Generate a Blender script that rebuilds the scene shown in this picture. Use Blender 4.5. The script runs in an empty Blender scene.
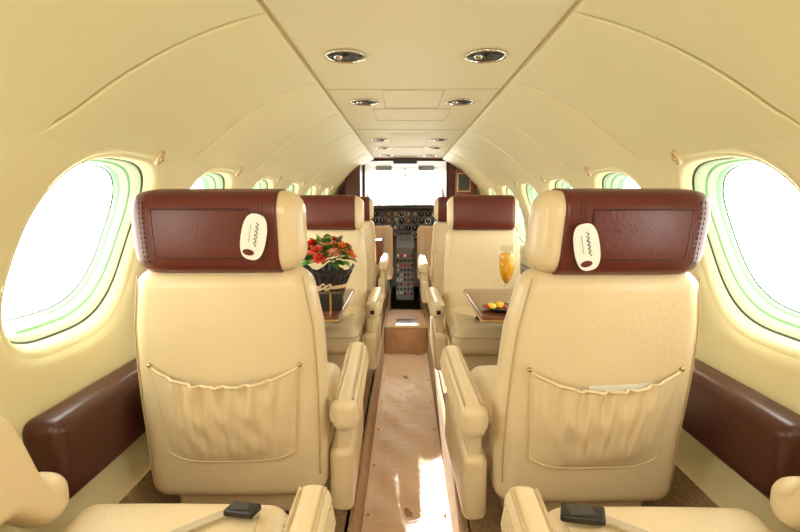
import bpy,bmesh,math,random
from mathutils import Vector, Matrix
random.seed(3)
D=bpy.data; C=bpy.context; sc=C.scene
try:
    sc.view_settings.view_transform='Standard'
except Exception: pass
sin,cos,pi,rad=math.sin,math.cos,math.pi,math.radians

# ---------------------------------------------------------------- materials
def mat(name,col,rough=.5,metal=0,bump=0,bscale=60,var=0,vscale=8,coat=0,dist=.002,detail=4,sheen=0):
    m=D.materials.new(name); m.use_nodes=True
    nt=m.node_tree; b=nt.nodes['Principled BSDF']
    b.inputs['Base Color'].default_value=(*col,1)
    b.inputs['Roughness'].default_value=rough
    b.inputs['Metallic'].default_value=metal
    if coat: b.inputs['Coat Weight'].default_value=coat
    if sheen: b.inputs['Sheen Weight'].default_value=sheen
    if bump or var:
        tc=nt.nodes.new('ShaderNodeTexCoord')
    if bump:
        n=nt.nodes.new('ShaderNodeTexNoise'); n.inputs['Scale'].default_value=bscale; n.inputs['Detail'].default_value=detail
        nt.links.new(tc.outputs['Object'],n.inputs['Vector'])
        bp=nt.nodes.new('ShaderNodeBump'); bp.inputs['Strength'].default_value=bump; bp.inputs['Distance'].default_value=dist
        nt.links.new(n.outputs['Fac'],bp.inputs['Height']); nt.links.new(bp.outputs['Normal'],b.inputs['Normal'])
    if var:
        n=nt.nodes.new('ShaderNodeTexNoise'); n.inputs['Scale'].default_value=vscale; n.inputs['Detail'].default_value=5
        nt.links.new(tc.outputs['Object'],n.inputs['Vector'])
        r=nt.nodes.new('ShaderNodeValToRGB')
        r.color_ramp.elements[0].position=.3; r.color_ramp.elements[1].position=.7
        r.color_ramp.elements[0].color=(*[c*(1-var) for c in col],1)
        r.color_ramp.elements[1].color=(*[min(1,c*(1+var)) for c in col],1)
        nt.links.new(n.outputs['Fac'],r.inputs['Fac']); nt.links.new(r.outputs['Color'],b.inputs['Base Color'])
    return m
M_wall=mat('cabin_liner',(.79,.715,.445),.46,bump=.15,bscale=220)
M_ceil=mat('ceiling_liner',(.76,.68,.45),.5,bump=.1,bscale=220)
M_gap=mat('seam_shadow_gap',(.30,.24,.13),.8)
M_leather=mat('cream_leather',(.77,.625,.405),.30,bump=.5,bscale=90,var=.03,vscale=6)
M_leather2=mat('cream_leather_pocket',(.75,.605,.385),.38,bump=.5,bscale=60)
M_pipe=mat('cream_piping',(.56,.43,.25),.5)
M_burg=mat('burgundy_leather',(.115,.017,.012),.34,bump=.25,bscale=140)
M_burg2=mat('burgundy_stitch',(.05,.008,.007),.5)
M_ledge=mat('burgundy_vinyl',(.062,.013,.008),.33,bump=.2,bscale=80)
M_carpet=mat('tan_carpet',(.38,.25,.14),.95,bump=1,bscale=260,var=.35,vscale=160,dist=.004)
M_carpetd=mat('aisle_side_carpet',(.48,.33,.21),.95,bump=1,bscale=260,var=.25,vscale=160,dist=.004)
M_riser=mat('step_wood',(.50,.29,.16),.4,var=.15,vscale=14)
M_wood=mat('table_wood',(.13,.035,.015),.18,var=.35,vscale=12,coat=.5)
M_panel=mat('partition_wood',(.17,.035,.02),.3,var=.3,vscale=8)
M_chrome=mat('chrome',(.75,.72,.66),.18,metal=1)
M_brass=mat('brass',(.6,.42,.2),.3,metal=1)
M_black=mat('black_plastic',(.018,.016,.015),.35)
M_dark=mat('dark_grey',(.05,.048,.045),.5)
M_grey=mat('panel_grey',(.16,.15,.14),.5)
M_strap=mat('belt_webbing',(.56,.47,.33),.8,bump=.6,bscale=300)
M_white=mat('white_card',(.88,.88,.85),.45)
M_paper=mat('pocket_paper',(.85,.82,.74),.6)
M_green=mat('window_seal_green_reflection',(.34,.70,.41),.3)  # green reflection of the thick glass edge, put into the base colour
M_pale=mat('window_bezel',(.64,.82,.61),.4)  # paler stripe of the same green reflection, painted into the frame colour
M_gasket=mat('window_gasket',(.06,.08,.06),.5)
M_sheep=mat('pilot_seat_cover',(.72,.50,.30),.9,bump=.8,bscale=120)
M_run=D.materials.new('aisle_runner_vinyl'); M_run.use_nodes=True
nt=M_run.node_tree; b=nt.nodes['Principled BSDF']; b.inputs['Roughness'].default_value=.34
tc=nt.nodes.new('ShaderNodeTexCoord'); mp=nt.nodes.new('ShaderNodeMapping'); mp.inputs['Scale'].default_value=(1.5,2.2,1)
n1=nt.nodes.new('ShaderNodeTexNoise'); n1.inputs['Scale'].default_value=3; n1.inputs['Detail'].default_value=3; n1.inputs['Distortion'].default_value=.6
nt.links.new(tc.outputs['Object'],mp.inputs['Vector']); nt.links.new(mp.outputs['Vector'],n1.inputs['Vector'])
r=nt.nodes.new('ShaderNodeValToRGB'); r.color_ramp.elements[0].color=(.86,.64,.48,1); r.color_ramp.elements[1].color=(.90,.70,.54,1)
r.color_ramp.elements[0].position=.3; r.color_ramp.elements[1].position=.7
nt.links.new(n1.outputs['Fac'],r.inputs['Fac']); nt.links.new(r.outputs['Color'],b.inputs['Base Color'])
bp=nt.nodes.new('ShaderNodeBump'); bp.inputs['Strength'].default_value=.6; bp.inputs['Distance'].default_value=.02
nt.links.new(n1.outputs['Fac'],bp.inputs['Height']); nt.links.new(bp.outputs['Normal'],b.inputs['Normal'])
def thin(name,col,fac):
    m=D.materials.new(name); m.use_nodes=True; nt=m.node_tree
    for n in list(nt.nodes): nt.nodes.remove(n)
    o=nt.nodes.new('ShaderNodeOutputMaterial'); mx=nt.nodes.new('ShaderNodeMixShader'); t=nt.nodes.new('ShaderNodeBsdfTransparent'); g=nt.nodes.new('ShaderNodeBsdfGlossy')
    t.inputs[0].default_value=(*col,1)
    g.inputs['Roughness'].default_value=.05; mx.inputs[0].default_value=fac
    nt.links.new(t.outputs[0],mx.inputs[1]); nt.links.new(g.outputs[0],mx.inputs[2]); nt.links.new(mx.outputs[0],o.inputs[0])
    return m
M_pane=thin('window_pane',(1,1,1),.04)
M_glass=thin('clear_glass',(.97,.97,.95),.07)
M_juice=mat('orange_juice',(1.0,.52,.01),.25)
M_juice.node_tree.nodes['Principled BSDF'].inputs['Subsurface Weight'].default_value=.5

# ---------------------------------------------------------------- mesh helpers
def mk(name,verts,faces,mats,parent=None,smooth=True,midx=None,fix=False):
    me=D.meshes.new(name); me.from_pydata([tuple(v) for v in verts],[],faces)
    if not isinstance(mats,(list,tuple)): mats=[mats]
    for m in mats: me.materials.append(m)
    if midx:
        for p,i in zip(me.polygons,midx): p.material_index=i
    if fix:
        bm=bmesh.new(); bm.from_mesh(me); bmesh.ops.remove_doubles(bm,verts=bm.verts,dist=1e-5); bmesh.ops.recalc_face_normals(bm,faces=bm.faces); bm.to_mesh(me); bm.free()
    for p in me.polygons: p.use_smooth=smooth
    ob=D.objects.new(name,me); sc.collection.objects.link(ob)
    if parent: ob.parent=parent
    return ob
def empty(name,loc=(0,0,0),rz=0):
    e=D.objects.new(name,None); e.empty_display_size=.1; e.location=loc; e.rotation_euler=(0,0,rz); sc.collection.objects.link(e); return e
def axvals(h,r,n):
    L=[r*math.tan(pi/4*k/3) for k in range(4)]
    out=[-h+(r-d) for d in reversed(L)]
    inner=max(0,h-r)
    out+=[-inner+2*inner*k/n for k in range(1,n)]
    out+=[h-r+d for d in L]
    res=[]
    for v in out:
        if not res or abs(v-res[-1])>1e-7: res.append(v)
    return res
def rbox_data(c,h,r,deform=None,n=(8,8,8)):
    r=min(r,*h)*.999
    A=[axvals(h[i],r,n[i]) for i in range(3)]
    vd={}; V=[]; F=[]
    def vid(p):
        k=tuple(round(q,6) for q in p)
        if k in vd: return vd[k]
        q=[max(-(h[i]-r),min(h[i]-r,p[i])) for i in range(3)]
        d=Vector([p[i]-q[i] for i in range(3)])
        if d.length>1e-9: d=d.normalized()*r
        v=Vector(q)+d+Vector(c)
        if deform: v=Vector(deform(*v))
        vd[k]=len(V); V.append(v); return vd[k]
    for a in range(3):
        u,w=(a+1)%3,(a+2)%3
        for s in (-1,1):
            for i in range(len(A[u])-1):
                for j in range(len(A[w])-1):
                    q=[]
                    for (ii,jj) in ((i,j),(i+1,j),(i+1,j+1),(i,j+1)):
                        p=[0,0,0]; p[a]=s*h[a]; p[u]=A[u][ii]; p[w]=A[w][jj]; q.append(vid(p))
                    if s<0: q.reverse()
                    F.append(q)
    return V,F
def rbox(name,c,h,r,m,parent=None,deform=None,n=(8,8,8)):
    V,F=rbox_data(c,h,r,deform,n); return mk(name,V,F,m,parent)
def boxes(name,lst,m,parent=None,deform=None,n=(1,1,1)):
    V=[];F=[]
    for c,h,r in lst:
        v,f=rbox_data(c,h,r,deform,n); o=len(V); V+=v; F+=[[i+o for i in q] for q in f]
    return mk(name,V,F,m,parent)
def tube(name,pts_list,rr,m,parent=None,cyc=False,res=2):
    cu=D.curves.new(name,'CURVE'); cu.dimensions='3D'; cu.bevel_depth=rr; cu.bevel_resolution=res
    if pts_list and not isinstance(pts_list[0][0],(list,tuple,Vector)): pts_list=[pts_list]
    for pts in pts_list:
        s=cu.splines.new('POLY'); s.points.add(len(pts)-1)
        for i,p in enumerate(pts): s.points[i].co=(*p,1)
        s.use_cyclic_u=cyc
    cu.materials.append(m)
    ob=D.objects.new(name,cu); sc.collection.objects.link(ob)
    if parent: ob.parent=parent
    return ob
def lathe(name,prof,c,m,parent=None,seg=32,sx=1,sy=1,T=None):
    V=[];F=[]
    for (r_,z) in prof:
        for k in range(seg):
            a=2*pi*k/seg; p=Vector((r_*cos(a)*sx,r_*sin(a)*sy,z))
            if T: p=T@p
            V.append(p+Vector(c))
    for i in range(len(prof)-1):
        for k in range(seg):
            k2=(k+1)%seg; F.append([i*seg+k,i*seg+k2,(i+1)*seg+k2,(i+1)*seg+k])
    if prof[0][0]>1e-6: F.append(list(range(seg))[::-1])
    if prof[-1][0]>1e-6: F.append([(len(prof)-1)*seg+k for k in range(seg)])
    return mk(name,V,F,m,parent,fix=True)
def grid(fn,nu,nv):
    V=[fn(i/nu,j/nv) for i in range(nu+1) for j in range(nv+1)]
    F=[[i*(nv+1)+j,(i+1)*(nv+1)+j,(i+1)*(nv+1)+j+1,i*(nv+1)+j+1] for i in range(nu) for j in range(nv)]
    return V,F
def sst(a,b,x):
    t=max(0,min(1,(x-a)/(b-a))); return t*t*(3-2*t)

# ---------------------------------------------------------------- cabin dims (eye-relative)
CX=.03; ZC=-.30; R=.80; FL=-.935; AF=-1.15; Y0=-.5; Y1=5.0
WC=[1.135+.61*k for k in range(-1,6)]
PH0=rad(13.8); PLO=rad(-9); PHI=rad(36.5); PTOP=rad(65)
def W(side,y,phi,r=R): return Vector((CX+side*r*cos(phi),y,ZC+r*sin(phi)))
HW,HH=.198,.202
SH=.28
def outline(a,sc_=1,e=3.1):
    c,s=cos(a),sin(a)
    t=math.copysign(abs(s)**(2/e),s)*HH*sc_
    return (math.copysign(abs(c)**(2/e),c)*HW*sc_+SH*t, t)
for side,sn in ((-1,'left'),(1,'right')):
    V=[];F=[]
    def add(v,f):
        o=len(V); V.extend(v); F.extend([[i+o for i in q] for q in f])
    for c in WC:
        per=[];N=16
        a0,a1=PLO-PH0,PHI-PH0
        cs=[(.305+SH*a1*R,a1*R),(-.305+SH*a1*R,a1*R),(-.305+SH*a0*R,a0*R),(.305+SH*a0*R,a0*R)]
        for k in range(4):
            p,q=cs[k],cs[(k+1)%4]
            for j in range(N): per.append((p[0]+(q[0]-p[0])*j/N,p[1]+(q[1]-p[1])*j/N))
        n=len(per); M=8; vv=[]
        for (s,t) in per:
            a=math.atan2(t/HH,(s-SH*t)/HW); ox,oy=outline(a,1.14)
            for j in range(M+1):
                f=j/M; ss=ox+(s-ox)*f; tt=oy+(t-oy)*f
                rr=R+ .010*(1-min(1,f*M/2.0))**2
                vv.append(W(side,c+ss,PH0+tt/R,rr))
        ff=[[i*(M+1)+j,((i+1)%n)*(M+1)+j,((i+1)%n)*(M+1)+j+1,i*(M+1)+j+1] for i in range(n) for j in range(M)]
        add(vv,ff)
    def shy(ph): return SH*(ph-PH0)*R
    for which in (0,1):
        def ef(u,v):
            ph=PLO+(PHI-PLO)*v
            if which==0: ya,yb=Y0,WC[0]-.305+shy(ph)
            else: ya,yb=WC[-1]+.305+shy(ph),Y1
            return W(side,ya+(yb-ya)*u,ph)
        add(*grid(ef,4,16))
    add(*grid(lambda u,v:W(side,Y0+(Y1-Y0)*u,PHI-.002+(PTOP-PHI)*v),20,10))
    xb=CX+side*.735
    pb=W(side,0,PLO)
    add(*grid(lambda u,v:Vector((pb.x+(xb+side*.004-pb.x)*v,Y0+(Y1-Y0)*u,pb.z+.002+(-.77-pb.z)*v)),10,4))
    w=mk('wall_'+sn,V,F,M_wall,fix=True)
    V,F=grid(lambda u,v:Vector((xb-side*(.13*v**1.4),Y0+(Y1-Y0)*u,-.74+(FL-.01+.74)*v)),10,5)
    mk('baseboard_'+sn,V,F,M_carpet)
    seams=[-.47,.52,1.13,1.74,2.35,2.96,3.57,4.18,4.97]
    V=[];F=[]
    pl,pt=rad(31.0),rad(64.3)
    for a,b_ in zip(seams[:-1],seams[1:]):
        yc=(a+b_)/2; hy=(b_-a)/2-.0045
        pc=(pl+pt)/2; hp=(pt-pl)/2
        def dd(x,y,z):
            ph=pc+x/R; k=sst(rad(30),rad(37),ph)
            yy=y-.56*(pt-ph)*R
            yy=max(Y0+.01,yy)
            t=(z+.010)+ (.004*(1-((y-yc)/hy)**2) if z>0 else 0)
            return W(side,yy,ph,R+.004-t*(.20+.80*k))
        v,f=rbox_data((0,yc,0),(hp*R,hy,.007),.006,dd,(22,8,1)); add(v,f)
    mk('trim_upper_panels_'+sn,V,F,M_wall,fix=True)
    rbox('trim_side_ledge_'+sn,(CX+side*.752,(.88+4.9)/2,-.525),(.047,(4.9-.88)/2,.09),.03,M_ledge,n=(2,20,2))
    for k,c in enumerate(WC):
        base=W(side,c,PH0); tn=Vector((-side*sin(PH0),0,cos(PH0))); nn=Vector((side*cos(PH0),0,sin(PH0)))
        rings=[(1.145,.012,'w'),(1.10,.014,'w'),(1.06,.020,'w'),(1.035,.034,'w'),(1.02,.037,'k'),(1.01,.037,'p'),(.985,.055,'p'),(.975,.056,'g'),(.955,.057,'g'),(.94,.075,'p'),(.93,.076,'g'),(.91,.088,'g'),(.905,.090,'k'),(.895,.090,'k')]
        NN=72; V=[];F=[];mi=[]
        lut={'w':0,'k':1,'p':2,'g':3}
        for ri,(s_,d,_) in enumerate(rings):
            for j in range(NN):
                a=2*pi*j/NN; ox,oy=outline(a,s_)
                onw=W(side,c+ox,PH0+oy/R,R+d-.003)
                flat=base+Vector((0,ox,0))+tn*oy+nn*d
                f=min(1,max(0,(d-.014)/.05)); V.append(onw.lerp(flat,f))
        for i in range(len(rings)-1):
            for j in range(NN):
                j2=(j+1)%NN; F.append([i*NN+j,i*NN+j2,(i+1)*NN+j2,(i+1)*NN+j]); mi.append(lut[rings[i+1][2]])
        pn=len(V)
        for j in range(NN):
            ox,oy=outline(2*pi*j/NN,.905); V.append(base+Vector((0,ox,0))+tn*oy+nn*.0895)
        F.append([pn+j for j in range(NN)]); mi.append(4)
        wn=k+1 if side<0 else k+8
        mk('window_%d'%wn,V,F,[M_wall,M_gasket,M_pale,M_green,M_pane],midx=mi)
        L=D.lights.new('window_portal_%d'%wn,'AREA'); L.shape='RECTANGLE'; L.size=HW*2.4; L.size_y=HH*2; L.energy=1
        L.cycles.is_portal=True
        lo=D.objects.new('window_portal_%d'%wn,L); lo.location=base+nn*.10; sc.collection.objects.link(lo)
        lo.rotation_euler=nn.to_track_quat('Z','Y').to_euler()
    for k,c in enumerate(WC):
        p=W(side,c+.15,rad(31.2),R-.007)
        e=empty('window_shade_latch',p)
        T=Matrix(Vector((-side*cos(rad(30)),0,-sin(rad(30)))).to_track_quat('Z','Y').to_matrix())
        V,F=rbox_data((0,0,.002),(.009,.021,.006),.005,None,(1,1,1)); V=[T@v for v in V]
        mk('latch_body',V,F,M_pipe,e)
        lathe('latch_knob',[(.006,.006),(.007,.010),(.004,.013),(0,.013)],(0,0,0),M_brass,e,12,T=T)

# ceiling
rbox('ceiling',(CX,(Y0+Y1)/2,.432),(.334,(Y1-Y0)/2,.014),.006,M_ceil,n=(4,20,1))
boxes('ceiling_backing',[((CX,(Y0+Y1)/2,.452),(.42,(Y1-Y0)/2,.004),.001)],M_gap)
def rectl(xc,yc,hx,hy,z=.4178):
    return [(xc-hx,yc-hy,z),(xc+hx,yc-hy,z),(xc+hx,yc+hy,z),(xc-hx,yc+hy,z)]
tube('trim_ceiling_panels',[rectl(CX,1.9,.33,.0005),rectl(CX,2.10,.12,.18),rectl(CX,2.46,.18,.16),rectl(CX,3.5,.13,.35),rectl(CX,2.95,.33,.0005),rectl(CX,4.3,.12,.35)],.0018,M_pipe,cyc=True)
tube('trim_ceiling_edge',[[(CX+s*.336,Y0+.02,.421),(CX+s*.336,Y1-.02,.421)] for s in (-1,1)],.0035,M_pipe)

def air_vent(x,y):
    e=empty('ceiling_reading_light',(x,y,.418))
    T=Matrix.Scale(1.1,3)
    lathe('bezel',[(.031,0),(.0345,-.003),(.0335,-.006),(.031,-.007),(.0290,-.005),(.0290,-.001)],(0,0,0),M_chrome,e,32,1.65,1.75,T=T)
    lathe('recess',[(0,-.0012),(.028,-.0018),(.0290,-.003)],(0,0,0),M_black,e,32,1.65,1.75,T=T)
    lathe('lamp_ball',[(0,-.010),(.008,-.009),(.012,-.005),(.013,-.002)],(-.022,0,0),M_chrome,e,20,T=T)
    lathe('air_nozzle',[(0,-.007),(.005,-.010),(.010,-.009),(.015,-.004),(.015,-.001)],(.019,0,0),M_dark,e,20,T=T)
for y in (.6,1.47,2.13,3.42,3.95,4.6):
    for s in (-1,1): air_vent(CX+s*.205,y)

# floor
boxes('floor',[((CX-.2365-.3,(Y0+5.0)/2,FL-.02),(.345,(5.0-Y0)/2,.02),.002),((CX+.2365+.3-.04,(Y0+5.0)/2,FL-.02),(.345,(5.0-Y0)/2,.02),.002)],M_carpet)
AX=.008; AW=.16
boxes('aisle_step_sides',[((AX-AW-.012,(Y0+5)/2,(FL+AF)/2),(.012,(5-Y0)/2,(FL-AF)/2),.003),((AX+AW+.012,(Y0+5)/2,(FL+AF)/2),(.012,(5-Y0)/2,(FL-AF)/2),.003)],M_carpetd)
boxes('aisle_floor',[((AX,(Y0+6.6)/2,AF-.02),(AW+.02,(6.6-Y0)/2,.02),.002)],M_carpetd)
def runf(u,v):
    x=AX-AW+.002+(2*AW-.004)*u; y=Y0+(3.47-Y0)*v
    e=abs(u-.5)*2
    z=AF+.006+.004*sin(y*9+3*sin(u*4))*(1-e)+.003*sin(y*23+u*9)+ .012*max(0,e-.85)/.15
    return Vector((x,y,z))
V,F=grid(runf,16,160); run=mk('aisle_runner',V,F,M_run)
for i in range(8):
    y=.95+i*.33
    for s in (-1,1):
        lathe('snap',[(0,.005),(.004,.004),(.006,0)],(AX+s*(AW-.02),y,AF+.012),M_brass,run,12)
rbox('aisle_step',(AX,3.47+.28,(FL+AF)/2),(AW,.28,(FL-AF)/2),.012,M_riser,n=(2,2,2))
boxes('step_sill_plate',[((AX+.01,3.60,FL+.003),(.09,.10,.003),.002)],M_chrome)
tube('trim_step_edge',[(AX-AW+.01,3.468,FL-.004),(AX+AW-.01,3.468,FL-.004)],.006,M_brass)
boxes('wall_rear',[((CX,Y0-.02,-.36),(.86,.02,.84),.002)],M_wall)

# ---------------------------------------------------------------- seats
def seat(x,y,rz,arm=+1,recline=4,pocket=True,papers=False,tag=0,belt=True,outboard=False,name='cabin_seat',cover=True,buck=(0.0,.2),lean=0,aoff=.27,csh=0,bsz=1,wide=1,zc=.862):
    e=empty(name,(x,y,FL),rz)
    py,pz=-.2,.35; th=rad(recline)
    def rc(X,Y,Z):
        dy,dz=Y-py,Z-pz
        return (X+lean*max(0,dz),py+dy*cos(th)-dz*sin(th),pz+dy*sin(th)+dz*cos(th))
    def backd(X,Y,Z):
        t=max(0,min(1,(Z-.17)/.61)); s=(1.085-.10*max(0,(t-.45)/.55)**1.8-.05*(1-t))*(1+(wide-1)*min(1,(1-t)*3+.3))
        f=1-(X/.2)**2
        if Y<-.215: Y2=Y-.018*max(0,f)*(.4+.6*sin(pi*min(1,t*1.1)))
        else: Y2=Y+.012*(min(1,abs(X)/.2)**3)*(1 if t<.8 else 0.6)+.008*sin(t*pi*3)*max(0,f)
        return rc(X*s,Y2,Z)
    rbox('backrest',(0,-.215,.475),(.20,.052,.303),.044,M_leather,e,backd,(12,3,16))
    HWD=.196
    def hd(X,Y,Z):
        return rc(X,Y-.008*max(0,1-(X/HWD)**2)*(1 if Y<-.215 else -1),Z)
    rbox('headrest',(0,-.215,.866),(HWD,.064,.093),.048,M_leather,e,hd,(10,3,4))
    if cover:
        V=[];F=[];NS=[-.168,-.167,-.158,-.146,-.12,-.08,-.04,0,.04,.08,.12,.146,.158,.167,.168]; n=40
        for xi,X0_ in enumerate(NS):
            X=X0_+csh
            ax=abs(X); ins=0
            if ax>HWD-.048: ins=.048-math.sqrt(max(0,.048**2-(ax-(HWD-.048))**2))
            if xi in (0,len(NS)-1): ins+=.005
            hy,hz=.068-ins,.097-ins
            for k in range(n):
                a=2*pi*k/n; c_,s_=cos(a),sin(a)
                ex=.55
                p=(math.copysign(abs(c_)**ex,c_)*hy, math.copysign(abs(s_)**ex,s_)*hz)
                V.append(hd(X,-.215+p[0],.866+p[1]))
        for i in range(len(NS)-1):
            for k in range(n):
                k2=(k+1)%n; F.append([i*n+k,i*n+k2,(i+1)*n+k2,(i+1)*n+k])
        mk('headrest_cover',V,F,M_burg,e,fix=True)
        def sf(X,Z,o=0):
            zz=(Z-.866)/.097
            dep=.068*(max(0,1-abs(zz)**(2/.55)))**(.275)
            return Vector(hd(X,-.215-dep-o,Z))
        stt=[[sf(csh+sx,.80+.011*i,.0006),sf(csh+sx,.8065+.011*i,.0006)] for sx in (-.135,-.127,.127,.135) for i in range(13)]
        tube('cover_stitching',stt,.0011,M_burg2,e,res=1)
        fr=[(-.108,.812),(.108,.812),(.108,.922),(-.108,.922)]
        pts=[]
        for k in range(4):
            p,q=fr[k],fr[(k+1)%4]
            for j in range(8):
                pts.append(sf(csh+p[0]+(q[0]-p[0])*j/8,p[1]+(q[1]-p[1])*j/8,.001))
        tube('flap_seam',pts,.0019,M_burg2,e,cyc=True)
        V,F=grid(lambda u,v:sf(csh+(u-.5)*.212,.814+.106*v,.0028),10,8)
        mk('cover_flap',V,F,M_burg,e)
    zz_=[.765-.52*k/32 for k in range(33)]
    for sx in (-1,1):
        tube('side_piping',[backd(sx*.186,-.258,z) for z in zz_],.0020,M_pipe,e)
    rbox('headrest_post',(0,-.215,.78),(.12,.02,.02),.01,M_pipe,e,lambda *p:rc(*p),(1,1,1))
    if pocket:
        def pf(u,v,off=0):
            w=(.168-.018*v)/wide**1.2
            sag=.040*(1-abs(2*u-1)**2.4)
            zt=.545-sag; zb=.300+.022*abs(2*u-1)**5
            Z=zt+(zb-zt)*v
            edge=min(1,4*min(u,1-u))
            X=(u-.5)*2*w
            fold=(.0056*sin(u*46+3*sin(v*3))+.0040*sin(u*83+1.3+v))*(1-v)**1.0*edge
            fold+=.0015*sin(v*14+u*5)*edge+.0018*sin(u*30-v*17)*edge*sin(pi*v)
            bul=.024*edge**.6*(sin(pi*min(1,(.25+.75*v)*.98)))**.7
            p=Vector(backd(X,-.267,Z)); return p+Vector((0,-.004-bul-fold-off,0))
        V,F=grid(pf,90,24); mk('back_pocket',V,F,M_leather2,e)
        tube('pocket_hem',[pf(i/60,0,.001) for i in range(61)],.0040,M_leather2,e)
        tube('pocket_seam',[pf(0,i/20) for i in range(21)]+[pf(i/40,1) for i in range(41)]+[pf(1,1-i/20) for i in range(21)],.0018,M_leather2,e)
        for u in (0.0,1.0):
            p=pf(u,0); T=Matrix.Rotation(pi/2,3,'X')
            lathe('pocket_snap',[(0,.006),(.0045,.005),(.0060,0)],(p.x+(-.004 if u<.5 else .004),p.y-.002,p.z+.006),M_brass,e,12,T=T)
        if papers:
            mk('pocket_papers',[backd(-.03,-.276,.45),backd(.09,-.276,.45),backd(.095,-.277,.522),backd(-.035,-.277,.517)],[[0,1,2,3]],M_paper,e,smooth=False)
    if tag:
        cxg=csh+tag*.118
        aa=rad(-12*tag)
        def cp(X,Z,o=0):
            q=sf(cxg,zc,.009+o); rot=(X*cos(aa)-Z*sin(aa), X*sin(aa)+Z*cos(aa))
            return Vector((q.x+rot[0],q.y-rot[1]*math.tan(th),q.z+rot[1]))
        n=36
        t_=[(.028*math.copysign(abs(cos(2*pi*k/n))**.7,cos(2*pi*k/n)),.052*math.copysign(abs(sin(2*pi*k/n))**.8,sin(2*pi*k/n))) for k in range(n)]
        V=[cp(*p) for p in t_]+[cp(*p,.0015) for p in t_]
        F=[list(range(n))[::-1],[n+i for i in range(n)]]+[[i,(i+1)%n,n+(i+1)%n,n+i] for i in range(n)]
        mk('headrest_card',V,F,M_white,e,smooth=False,fix=True)
        V=[cp(-.006+.013*cos(2*pi*k/24),-.036+.007*sin(2*pi*k/24),.0026) for k in range(24)]
        mk('card_emblem',V,[list(range(24))],M_burg,e,smooth=False)
        tube('card_script',[[cp(.005+.0028*sin(i*1.1)+.0015*sin(i*2.3),-.020+i*.0016,.003) for i in range(34)]],.0008,M_dark,e,res=1)
        tube('card_lettering',[[cp(-.009,-.012+i*.004,.003),cp(-.009,-.0100+i*.004,.003)] for i in range(10)],.0008,M_dark,e,res=1)
    def cd(X,Y,Z):
        if Z>.285: Z+=.012*max(0,1-(X/.2)**2)*max(0,1-((Y-.05)/.28)**2)
        return (X,Y,Z)
    rbox('seat_cushion',(0,.055,.285),(.212,.265,.065),.045,M_leather,e,cd,(10,12,3))
    tube('cushion_piping',[(X,Y,.312) for X,Y in [(-.213,-.1),(-.213,.25)]+[(-.167-.046*cos(a*pi/16),.275+.046*sin(a*pi/16)) for a in range(0,9)]+[(.167+.046*sin(a*pi/16),.275+.046*cos(a*pi/16)) for a in range(0,9)]+[(.213,.25),(.213,-.1)]],.003,M_pipe,e)
    rbox('seat_base',(0,.03,.155),(.185,.22,.07),.02,M_leather,e,n=(2,2,2))
    boxes('seat_legs',[((sx*.13,sy,.045),(.014,.014,.05),.003) for sx in (-1,1) for sy in (-.14,.2)]+[((sx*.13,.03,.006),(.02,.22,.006),.003) for sx in (-1,1)],M_grey,e)
    s=arm
    def ad(X,Y,Z): return (X,Y,Z+.012*(Y>0)*(Y/.2))
    rbox('armrest_pad',(s*aoff,-.035,.402),(.032,.245,.042),.027,M_leather,e,ad,(2,12,2))
    rbox('armrest_support',(s*(aoff-.012),-.03,.32),(.018,.19,.06),.01,M_leather,e,n=(1,4,1))
    rbox('side_panel',(s*(aoff-.014),-.01,.205),(.031,.225,.09),.022,M_leather,e,n=(2,4,2))
    for q in (-1,1):
        tube('armrest_pleats',[[(s*aoff+q*.0315,-.25+i*.0135,.380),(s*aoff+q*.0350,-.247+i*.0135,.400),(s*aoff+q*.0290,-.244+i*.0135,.430)] for i in range(32)],.0050,M_leather,e,res=1)
        tube('armrest_piping',[(s*aoff+q*.022,-.255+i*.055,.4425+.012*(-.255+i*.055>0)*(-.255+i*.055)/.2) for i in range(9)],.0024,M_pipe,e)
    boxes('recline_button',[((s*aoff,.2,.405),(.010,.014,.010),.003)],M_black,e)
    if outboard:
        def od(X,Y,Z):
            return (X,Y,Z+.17*sst(.22,.13,Y)*(1 if Z>.40 else .4))
        rbox('outboard_armrest',(-s*.230,-.03,.400),(.044,.30,.045),.038,M_leather,e,od,(3,30,2))
    if belt:
        bx,by=buck; B=bsz
        zt=.362
        rbox('belt_buckle',(bx,by,zt+.005),(.034*B,.019*B,.007),.005,M_black,e,lambda X,Y,Z:(X+ .35*(Y-by),Y-.25*(X-bx),Z+.05*(X-bx)),(2,2,1))
        boxes('buckle_latch',[((bx-.004,by,zt+.0125),(.020*B,.013*B,.0015),.001)],M_dark,e)
        def strap(p,q):
            V=[];n=14
            for i in range(n+1):
                t=i/n; X=p[0]+(q[0]-p[0])*t; Y=p[1]+(q[1]-p[1])*t+.02*sin(pi*t)
                Z=.363+.003*sin(t*7)-(.0 if abs(X)<.15 else .4*(abs(X)-.15))
                for o in (-.012,.012): V.append((X,Y+o,Z))
            F=[[2*i,2*i+1,2*i+3,2*i+2] for i in range(n)]
            mk('belt_strap',V,F,M_strap,e)
        strap((bx+.03,by),(.20,-.08)); strap((bx-.03,by),(-.20,-.08))
    return e
# middle row, facing forward (their backs to the camera)
seat(-.435,1.390,rad(1.5),arm=1,tag=1,buck=(.05,.18),lean=-.01,aoff=.278,csh=-.022,wide=1.10)
seat(.448,1.370,rad(1.5),arm=-1,tag=-1,papers=True,lean=.06,aoff=.288,csh=.024,wide=1.10,zc=.842)
# opposite row, facing aft
seat(-.425,2.44,pi,arm=-1,pocket=False,buck=(-.08,.16),csh=.016)
seat(.43,2.44,pi,arm=1,pocket=False,buck=(.05,.16))
# rear row beside the camera
seat(-.43,.565,0,arm=1,recline=28,pocket=False,outboard=True,buck=(.13,.25),aoff=.275,bsz=.85)
seat(.475,.565,0,arm=-1,recline=28,pocket=False,outboard=True,buck=(-.15,.245),aoff=.275,bsz=1.1)
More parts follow.
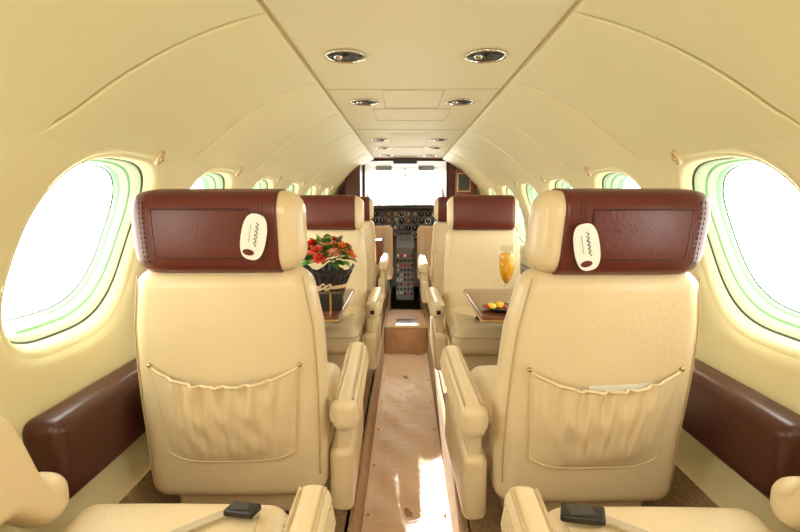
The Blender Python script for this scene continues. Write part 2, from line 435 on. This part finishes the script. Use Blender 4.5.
# forward row
seat(-.45,4.15,0,arm=1,pocket=True,belt=False)
seat(.42,4.0,0,arm=-1,pocket=True,belt=False)

# ---------------------------------------------------------------- tables
TZ=-.43
def table(side,xin):
    xo=CX+side*.78; xc=(xin+xo)/2; h=abs(xo-xin)/2
    e=empty('folding_table',(xc,2.03,TZ-.012))
    rbox('table_top',(0,0,0),(h,.29,.012),.010,M_wood,e,n=(4,4,1))
    rbox('table_edge_trim',(0,0,-.004),(h+.003,.293,.005),.004,M_brass,e,n=(2,2,1))
    boxes('table_bracket',[((side*(h-.12),0,-.03),(.09,.02,.02),.006)],M_grey,e)
table(-1,-.245); table(1,.285)

# bouquet
def bouquet(x,y,z,S=1.0):
    e=empty('flower_bouquet',(x,y,z)); e.scale=(S,S,S)
    lathe('pot',[(0,.0),(.042,.0),(.055,.09),(.058,.095),(.05,.09)],(0,0,0),M_dark,e,24)
    V=[];n=40
    Mp=mat('wrapping_paper',(.028,.024,.022),.35)
    for zz,r_ in ((0.0,.056),(.05,.064),(.09,.076),(.112,.088)):
        for k in range(n):
            a=2*pi*k/n; rr=r_*(1+.10*(k%2)*zz/.12)+.006*sin(3*a)*zz/.1; V.append((rr*cos(a),rr*sin(a),zz+(.016*sin(5*a) if zz>.10 else 0)))
    F=[[i*n+k,i*n+(k+1)%n,(i+1)*n+(k+1)%n,(i+1)*n+k] for i in range(3) for k in range(n)]
    mk('wrapping',V,F,Mp,e,smooth=False)
    V=[];F=[]
    for i in range(25):
        a=2*pi*i/24
        for zz in (.046,.058): V.append((.070*cos(a),.070*sin(a),zz))
    F=[[2*i,2*i+2,2*i+3,2*i+1] for i in range(24)]
    mk('ribbon_band',V,F,M_sheep,e)
    tube('ribbon_bow',[[(.0+.018*sin(t)*(1+cos(t)),-.078,.054+.012*sin(2*t)) for t in [2*pi*i/20 for i in range(21)]]],.003,M_sheep,e)
    Mg=mat('leaf_green',(.14,.38,.05),.45); Mg2=mat('leaf_dark',(.04,.16,.02),.5)
    cols=[mat('petal_red',(.66,.03,.02),.5),mat('petal_orange',(.90,.24,.03),.5),mat('petal_pink',(.90,.40,.28),.5),mat('petal_coral',(.80,.10,.05),.5)]
    V=[];F=[];mi=[]
    def leaf(o,d,L,w,m):
        d=d.normalized(); s=d.cross(Vector((0,0,1)))
        if s.length<.1: s=Vector((1,0,0))
        s.normalize(); u=s.cross(d)
        b=len(V)
        prof=[(0,.15),(.25,.8),(.5,1),(.75,.65),(1,.02)]
        for t,ww in prof:
            c=o+d*L*t+Vector((0,0,-.35*L*t*t))
            V.append(c-s*w*ww+u*w*.3*ww); V.append(c); V.append(c+s*w*ww+u*w*.3*ww)
        for i in range(4):
            for j in range(2):
                F.append([b+i*3+j,b+i*3+j+1,b+(i+1)*3+j+1,b+(i+1)*3+j]); mi.append(m)
    for i in range(180):
        a=random.uniform(0,2*pi); el=random.uniform(.05,1.4)
        d=Vector((cos(a)*cos(el),sin(a)*cos(el),sin(el)))
        leaf(Vector((0,0,.135))+d*random.uniform(.03,.080),d,random.uniform(.04,.065),random.uniform(.012,.020),random.randint(0,1))
    mk('leaves',V,F,[Mg,Mg2],e,midx=mi)
    V=[];F=[];mi=[]
    def rose(c,r_,ax,m):
        q=ax.to_track_quat('Z','Y')
        for ring,(n,tilt,L,zz) in enumerate(((3,.15,.75,.25),(5,.45,.95,.12),(6,.9,1.05,.0),(7,1.25,1.1,-.08))):
            for k in range(n):
                a=2*pi*(k+.37*ring)/n
                b=len(V)
                for iu in range(4):
                    for iv in range(4):
                        u=(iu/3-.5)*2; v=iv/3
                        w=.55*r_*sin(pi*(.2+.72*v))
                        rad_=r_*(.12+.1*ring)+ r_*L*v*sin(tilt)*(1+.25*v)
                        p=Vector((cos(a)*rad_-sin(a)*w*u,sin(a)*rad_+cos(a)*w*u,r_*(zz+L*v*cos(tilt))))
                        p-=Vector((cos(a),sin(a),0))*(.25*r_*u*u*(1-tilt*.5))
                        V.append(c+q@p)
                for iu in range(3):
                    for iv in range(3):
                        F.append([b+iu*4+iv,b+(iu+1)*4+iv,b+(iu+1)*4+iv+1,b+iu*4+iv+1]); mi.append(m)
    for i in range(17):
        a=i*2.4; rr=.012+.085*math.sqrt(i/17)
        c=Vector((rr*cos(a),rr*sin(a),.220-rr*rr*5-rr*.2+random.uniform(-.006,.010)))
        rose(c,random.uniform(.015,.021),Vector((cos(a)*rr*7,sin(a)*rr*7,.8)).normalized(),i%4)
    mk('roses',V,F,cols,e,midx=mi)
bouquet(-.338,2.08,TZ,1.18)
e=empty('gift_box',(-.300,1.88,TZ),rad(12))
rbox('box',(0,0,.030),(.046,.040,.030),.003,M_black,e,n=(1,1,1))
rbox('lid',(0,0,.056),(.048,.042,.007),.003,M_black,e,n=(1,1,1))
boxes('ribbon',[((0,0,.032),(.004,.0428,.0325),.001),((0,0,.032),(.0488,.004,.0325),.001)],M_brass,e)

# champagne flute with orange juice
e=empty('champagne_flute',(.422,1.98,TZ))
lathe('glass',[(0,.0),(.030,.001),(.031,.003),(.006,.008),(.0035,.02),(.0035,.07),(.010,.085),(.024,.115),(.031,.15),(.0305,.19),(.027,.245),(.0265,.245),(.030,.19),(.0303,.15),(.0235,.117),(.0092,.087),(0,.0862)],(0,0,0),M_glass,e,32)
lathe('juice',[(0,.0868),(.0085,.0875),(.0226,.1175),(.0294,.15),(.0285,.208),(0,.208)],(0,0,0),M_juice,e,32)
# snack plate
e=empty('snack_plate',(.388,1.86,TZ))
lathe('plate',[(0,.002),(.05,.002),(.085,.012),(.086,.014),(.05,.006),(0,.005)],(0,0,0),M_black,e,32,.98,.8)
M_yel=mat('lemon_yellow',(.90,.58,.05),.4); M_red=mat('strawberry_red',(.55,.03,.02),.35)
for i,(px,py_,a) in enumerate(((-.045,.0,.3),(-.01,.02,-.4),(.035,-.01,.9))):
    T=Matrix.Rotation(a,3,'Z')@Matrix.Rotation(.5,3,'X')
    lathe('fruit_slice',[(0,-.004),(.016,-.004),(.018,0),(.016,.004),(0,.004)],(px,py_,.016),M_yel,e,20,T=T)
for px,py_ in ((-.068,-.02),(.0,-.03),(.06,-.015)):
    lathe('strawberry',[(0,0),(.007,.003),(.010,.009),(.007,.016),(0,.018)],(px,py_,.009),M_red,e,14)
tube('fork',[(.03,-.05,.02),(.07,0,.024),(.12,.05,.02)],.0025,M_chrome,e)
rbox('folded_napkin',(.12,.02,.008),(.05,.04,.007),.004,M_dark,empty('table_napkin',(.425,1.90,TZ)),n=(1,1,1))

# ---------------------------------------------------------------- partition + cockpit
def part(side,xin,name):
    V=[]
    xo=lambda z: CX+side*(math.sqrt(max(0,R*R-(z-ZC)**2)) if z>-.45 else .76-(.0 if z>-.74 else .1))
    zs=[AF]+[-.9+i*.1 for i in range(13)]+[.36,.41,.42]
    for yy in (4.98,5.03):
        for z in zs:
            xx=xo(z)
            if side*(xx-xin)<0: xx=xin
            V+= [(xin,yy,z),(xx,yy,z)]
    n=len(zs); F=[]
    for b in (0,2*n):
        for i in range(n-1): F.append([b+2*i,b+2*i+1,b+2*i+3,b+2*i+2])
    for i in range(n-1):
        F.append([2*i,2*i+2,2*n+2*i+2,2*n+2*i])
    mk(name,V,F,M_panel,smooth=False,fix=True)
part(-1,-.42,'wall_partition_left'); part(1,.43,'wall_partition_right')
boxes('trim_partition',[((-.42,4.985,-.35),(.012,.03,.77),.004),((.43,4.985,-.35),(.012,.03,.77),.004)],M_ledge)
boxes('trim_partition_header',[((.005,4.985,.405),(.42,.03,.016),.004)],M_ledge)
rbox('partition_locker',(-.50,4.80,.14),(.07,.15,.24),.01,M_ledge,n=(1,1,1))
rbox('partition_locker.001',(.60,4.86,.08),(.10,.09,.22),.01,M_panel,n=(1,1,1))
e=empty('framed_certificate',(.575,4.765,.17))
boxes('frame',[((0,0,0),(.065,.006,.09),.003)],M_brass,e); boxes('sheet',[((0,-.007,0),(.055,.002,.08),.001)],M_dark,e)
boxes('exit_sign',[((0,4.95,.385),(.12,.015,.022),.004)],M_dark)
rbox('galley_cabinet',(-.42,4.72,-.66),(.20,.18,.28),.01,M_panel,n=(1,1,1))
M_ck=mat('cockpit_liner',(.40,.36,.30),.7)
def ckx(y): return .72-.22*max(0,(y-5.2)/1.1)
V=[];F=[]
def add(v,f):
    o=len(V); V.extend(v); F.extend([[i+o for i in q] for q in f])
for s in (-1,1):
    for z0,z1,ya,yb in ((AF,-.06,5.0,6.35),(-.06,.33,5.0,5.55),(-.06,.33,6.15,6.35),(.33,.42,5.0,6.35)):
        add(*grid(lambda u,v:Vector((CX*.3+s*(ckx(ya+(yb-ya)*u)-(.10*max(0,(z0+(z1-z0)*v))/.4)),ya+(yb-ya)*u,z0+(z1-z0)*v)),6,4))
add(*grid(lambda u,v:Vector((-.75+1.5*u,5.0+1.35*v,.44-.03*v)),4,4))
add(*grid(lambda u,v:Vector((-.75+1.5*u,6.35,AF+(-.06-AF)*v)),4,4))
add(*grid(lambda u,v:Vector((-.75+1.5*u,5.0+1.35*v,AF)),4,4))
mk('wall_cockpit',V,F,M_ck,fix=True)
boxes('windshield_frame',[((0,6.3,.18),(.014,.03,.25),.01),((-.50,6.3,.18),(.03,.04,.26),.01),((.50,6.3,.18),(.03,.04,.26),.01),((0,6.3,.415),(.52,.04,.02),.01),((0,6.3,-.06),(.52,.04,.02),.01)],M_ck)
mk('window_15',[(-.5,6.345,-.05),(.5,6.345,-.05),(.5,6.345,.41),(-.5,6.345,.41)],[[0,1,2,3]],M_pane,smooth=False)
L=D.lights.new('windshield_portal','AREA'); L.shape='RECTANGLE'; L.size=1.0; L.size_y=.5; L.cycles.is_portal=True
lo=D.objects.new('windshield_portal',L); lo.location=(0,6.37,.18); lo.rotation_euler=Vector((0,1,0)).to_track_quat('Z','Y').to_euler(); sc.collection.objects.link(lo)
boxes('sun_visor',[((-.26,6.0,.385),(.10,.01,.03),.006),((.26,6.0,.385),(.10,.01,.03),.006)],M_grey)
e=empty('instrument_panel',(0,5.95,-.30))
rbox('glareshield',(0,.07,.21),(.49,.22,.035),.03,M_black,e,n=(8,3,1))
rbox('panel_face',(0,0,0),(.49,.05,.185),.01,M_grey,e,n=(1,1,1))
Tg=Matrix.Rotation(pi/2,3,'X')
cl=[mat('gauge_face',(.02,.02,.02),.25),mat('gauge_blue',(.08,.14,.2),.3),mat('gauge_amber',(.4,.15,.05),.3),mat('gauge_cream',(.4,.36,.3),.3)]
for i in range(12):
    for j in range(4):
        X=-.44+i*.08; Z=.13-j*.085
        lathe('gauge_bezel',[(.036,0),(.036,.012),(.030,.014),(.029,.006)],(X,-.052,Z),M_chrome if (i+j)%5==0 else M_dark,e,20,T=Tg)
        lathe('gauge_dial',[(0,.007),(.030,.006),(.030,.0)],(X,-.052,Z),cl[random.choice((0,0,1,2,0,3))],e,20,T=Tg)
        boxes('gauge_needle',[((X,-.061,Z+.008),(.0022,.001,.014),.0008)],M_white,e)
e=empty('center_pedestal',(0,5.64,AF))
rbox('pedestal_body',(0,0,.30),(.105,.20,.30),.02,M_grey,e,lambda X,Y,Z:(X,Y,Z*(1+.25*(Y+.24)/.48)),(1,3,3))
lst=[];l2=[];l3=[]
for i in range(5):
    for j in range(9):
        (lst,l2,l3)[random.choice((0,0,0,1,2))].append(((-.08+i*.04,-.203,.08+j*.055),(.013,.006,.016),.003))
boxes('radio_buttons',lst,M_black,e); boxes('radio_displays',l2,mat('display_red',(.35,.05,.03),.3),e); boxes('switches',l3,M_chrome,e)
tube('throttle_levers',[[(sx,.02,.60),(sx,-.02,.75)] for sx in (-.05,-.02,.02,.05)],.006,M_chrome,e)
boxes('throttle_knobs',[((sx,-.02,.76),(.012,.014,.014),.006) for sx in (-.05,-.02,.02,.05)],M_black,e)
for s in (-1,1):
    e=empty('control_yoke',(s*.27,5.72,-.30))
    tube('wheel',[(-.13,0,.10),(-.14,0,.02),(-.10,0,-.04),(0,0,-.05),(.10,0,-.04),(.14,0,.02),(.13,0,.10)],.014,M_black,e)
    tube('column',[(0,0,-.05),(0,.17,-.05)],.018,M_dark,e)
    e=empty('cockpit_seat',(s*.285,5.25,AF))
    rbox('backrest',(0,0,.60),(.15,.05,.27),.045,M_sheep,e,n=(4,2,6))
    rbox('cushion',(0,.2,.33),(.15,.22,.06),.04,M_sheep,e,n=(4,4,2))
    boxes('pedestal',[((0,.18,.14),(.12,.16,.14),.01)],M_dark,e)
    boxes('shoulder_harness',[((-.06,-.053,.66),(.018,.004,.18),.002),((.06,-.053,.66),(.018,.004,.18),.002)],M_strap,e)

# ---------------------------------------------------------------- lights
w=D.worlds.new('World'); sc.world=w; w.use_nodes=True
bg=w.node_tree.nodes['Background']; bg.inputs[0].default_value=(1.0,.97,.89,1); bg.inputs[1].default_value=8.8
def area(name,loc,target,sx,sy,en,col):
    L=D.lights.new(name,'AREA'); L.shape='RECTANGLE'; L.size=sx; L.size_y=sy; L.energy=en; L.color=col
    o=D.objects.new(name,L); o.location=loc; o.rotation_euler=(Vector(target)-Vector(loc)).to_track_quat('-Z','Y').to_euler(); sc.collection.objects.link(o)
area('rear_fill_light',(CX,-.35,.30),(CX,2.0,-.2),.7,.2,7,(1,.88,.66))  # added fill light behind the camera, standing in for bounced flash

S=D.lights.new('sun','SUN'); S.energy=28; S.angle=rad(.6); S.color=(1,.94,.82)
so=D.objects.new('sun',S); so.rotation_euler=Vector((.094,-1,-.281)).to_track_quat('-Z','Y').to_euler(); so.location=(0,8,1.5); sc.collection.objects.link(so)

# camera
cam=D.cameras.new('camera'); cam.sensor_width=36; cam.lens=21.6; cam.clip_start=.02
co=D.objects.new('camera',cam); co.location=(0,0,0); co.rotation_euler=(rad(90-7.83),0,rad(.6)); sc.collection.objects.link(co); sc.camera=co

for ob in list(sc.objects):
    if ob.parent is None: ob.location.z+=1.15
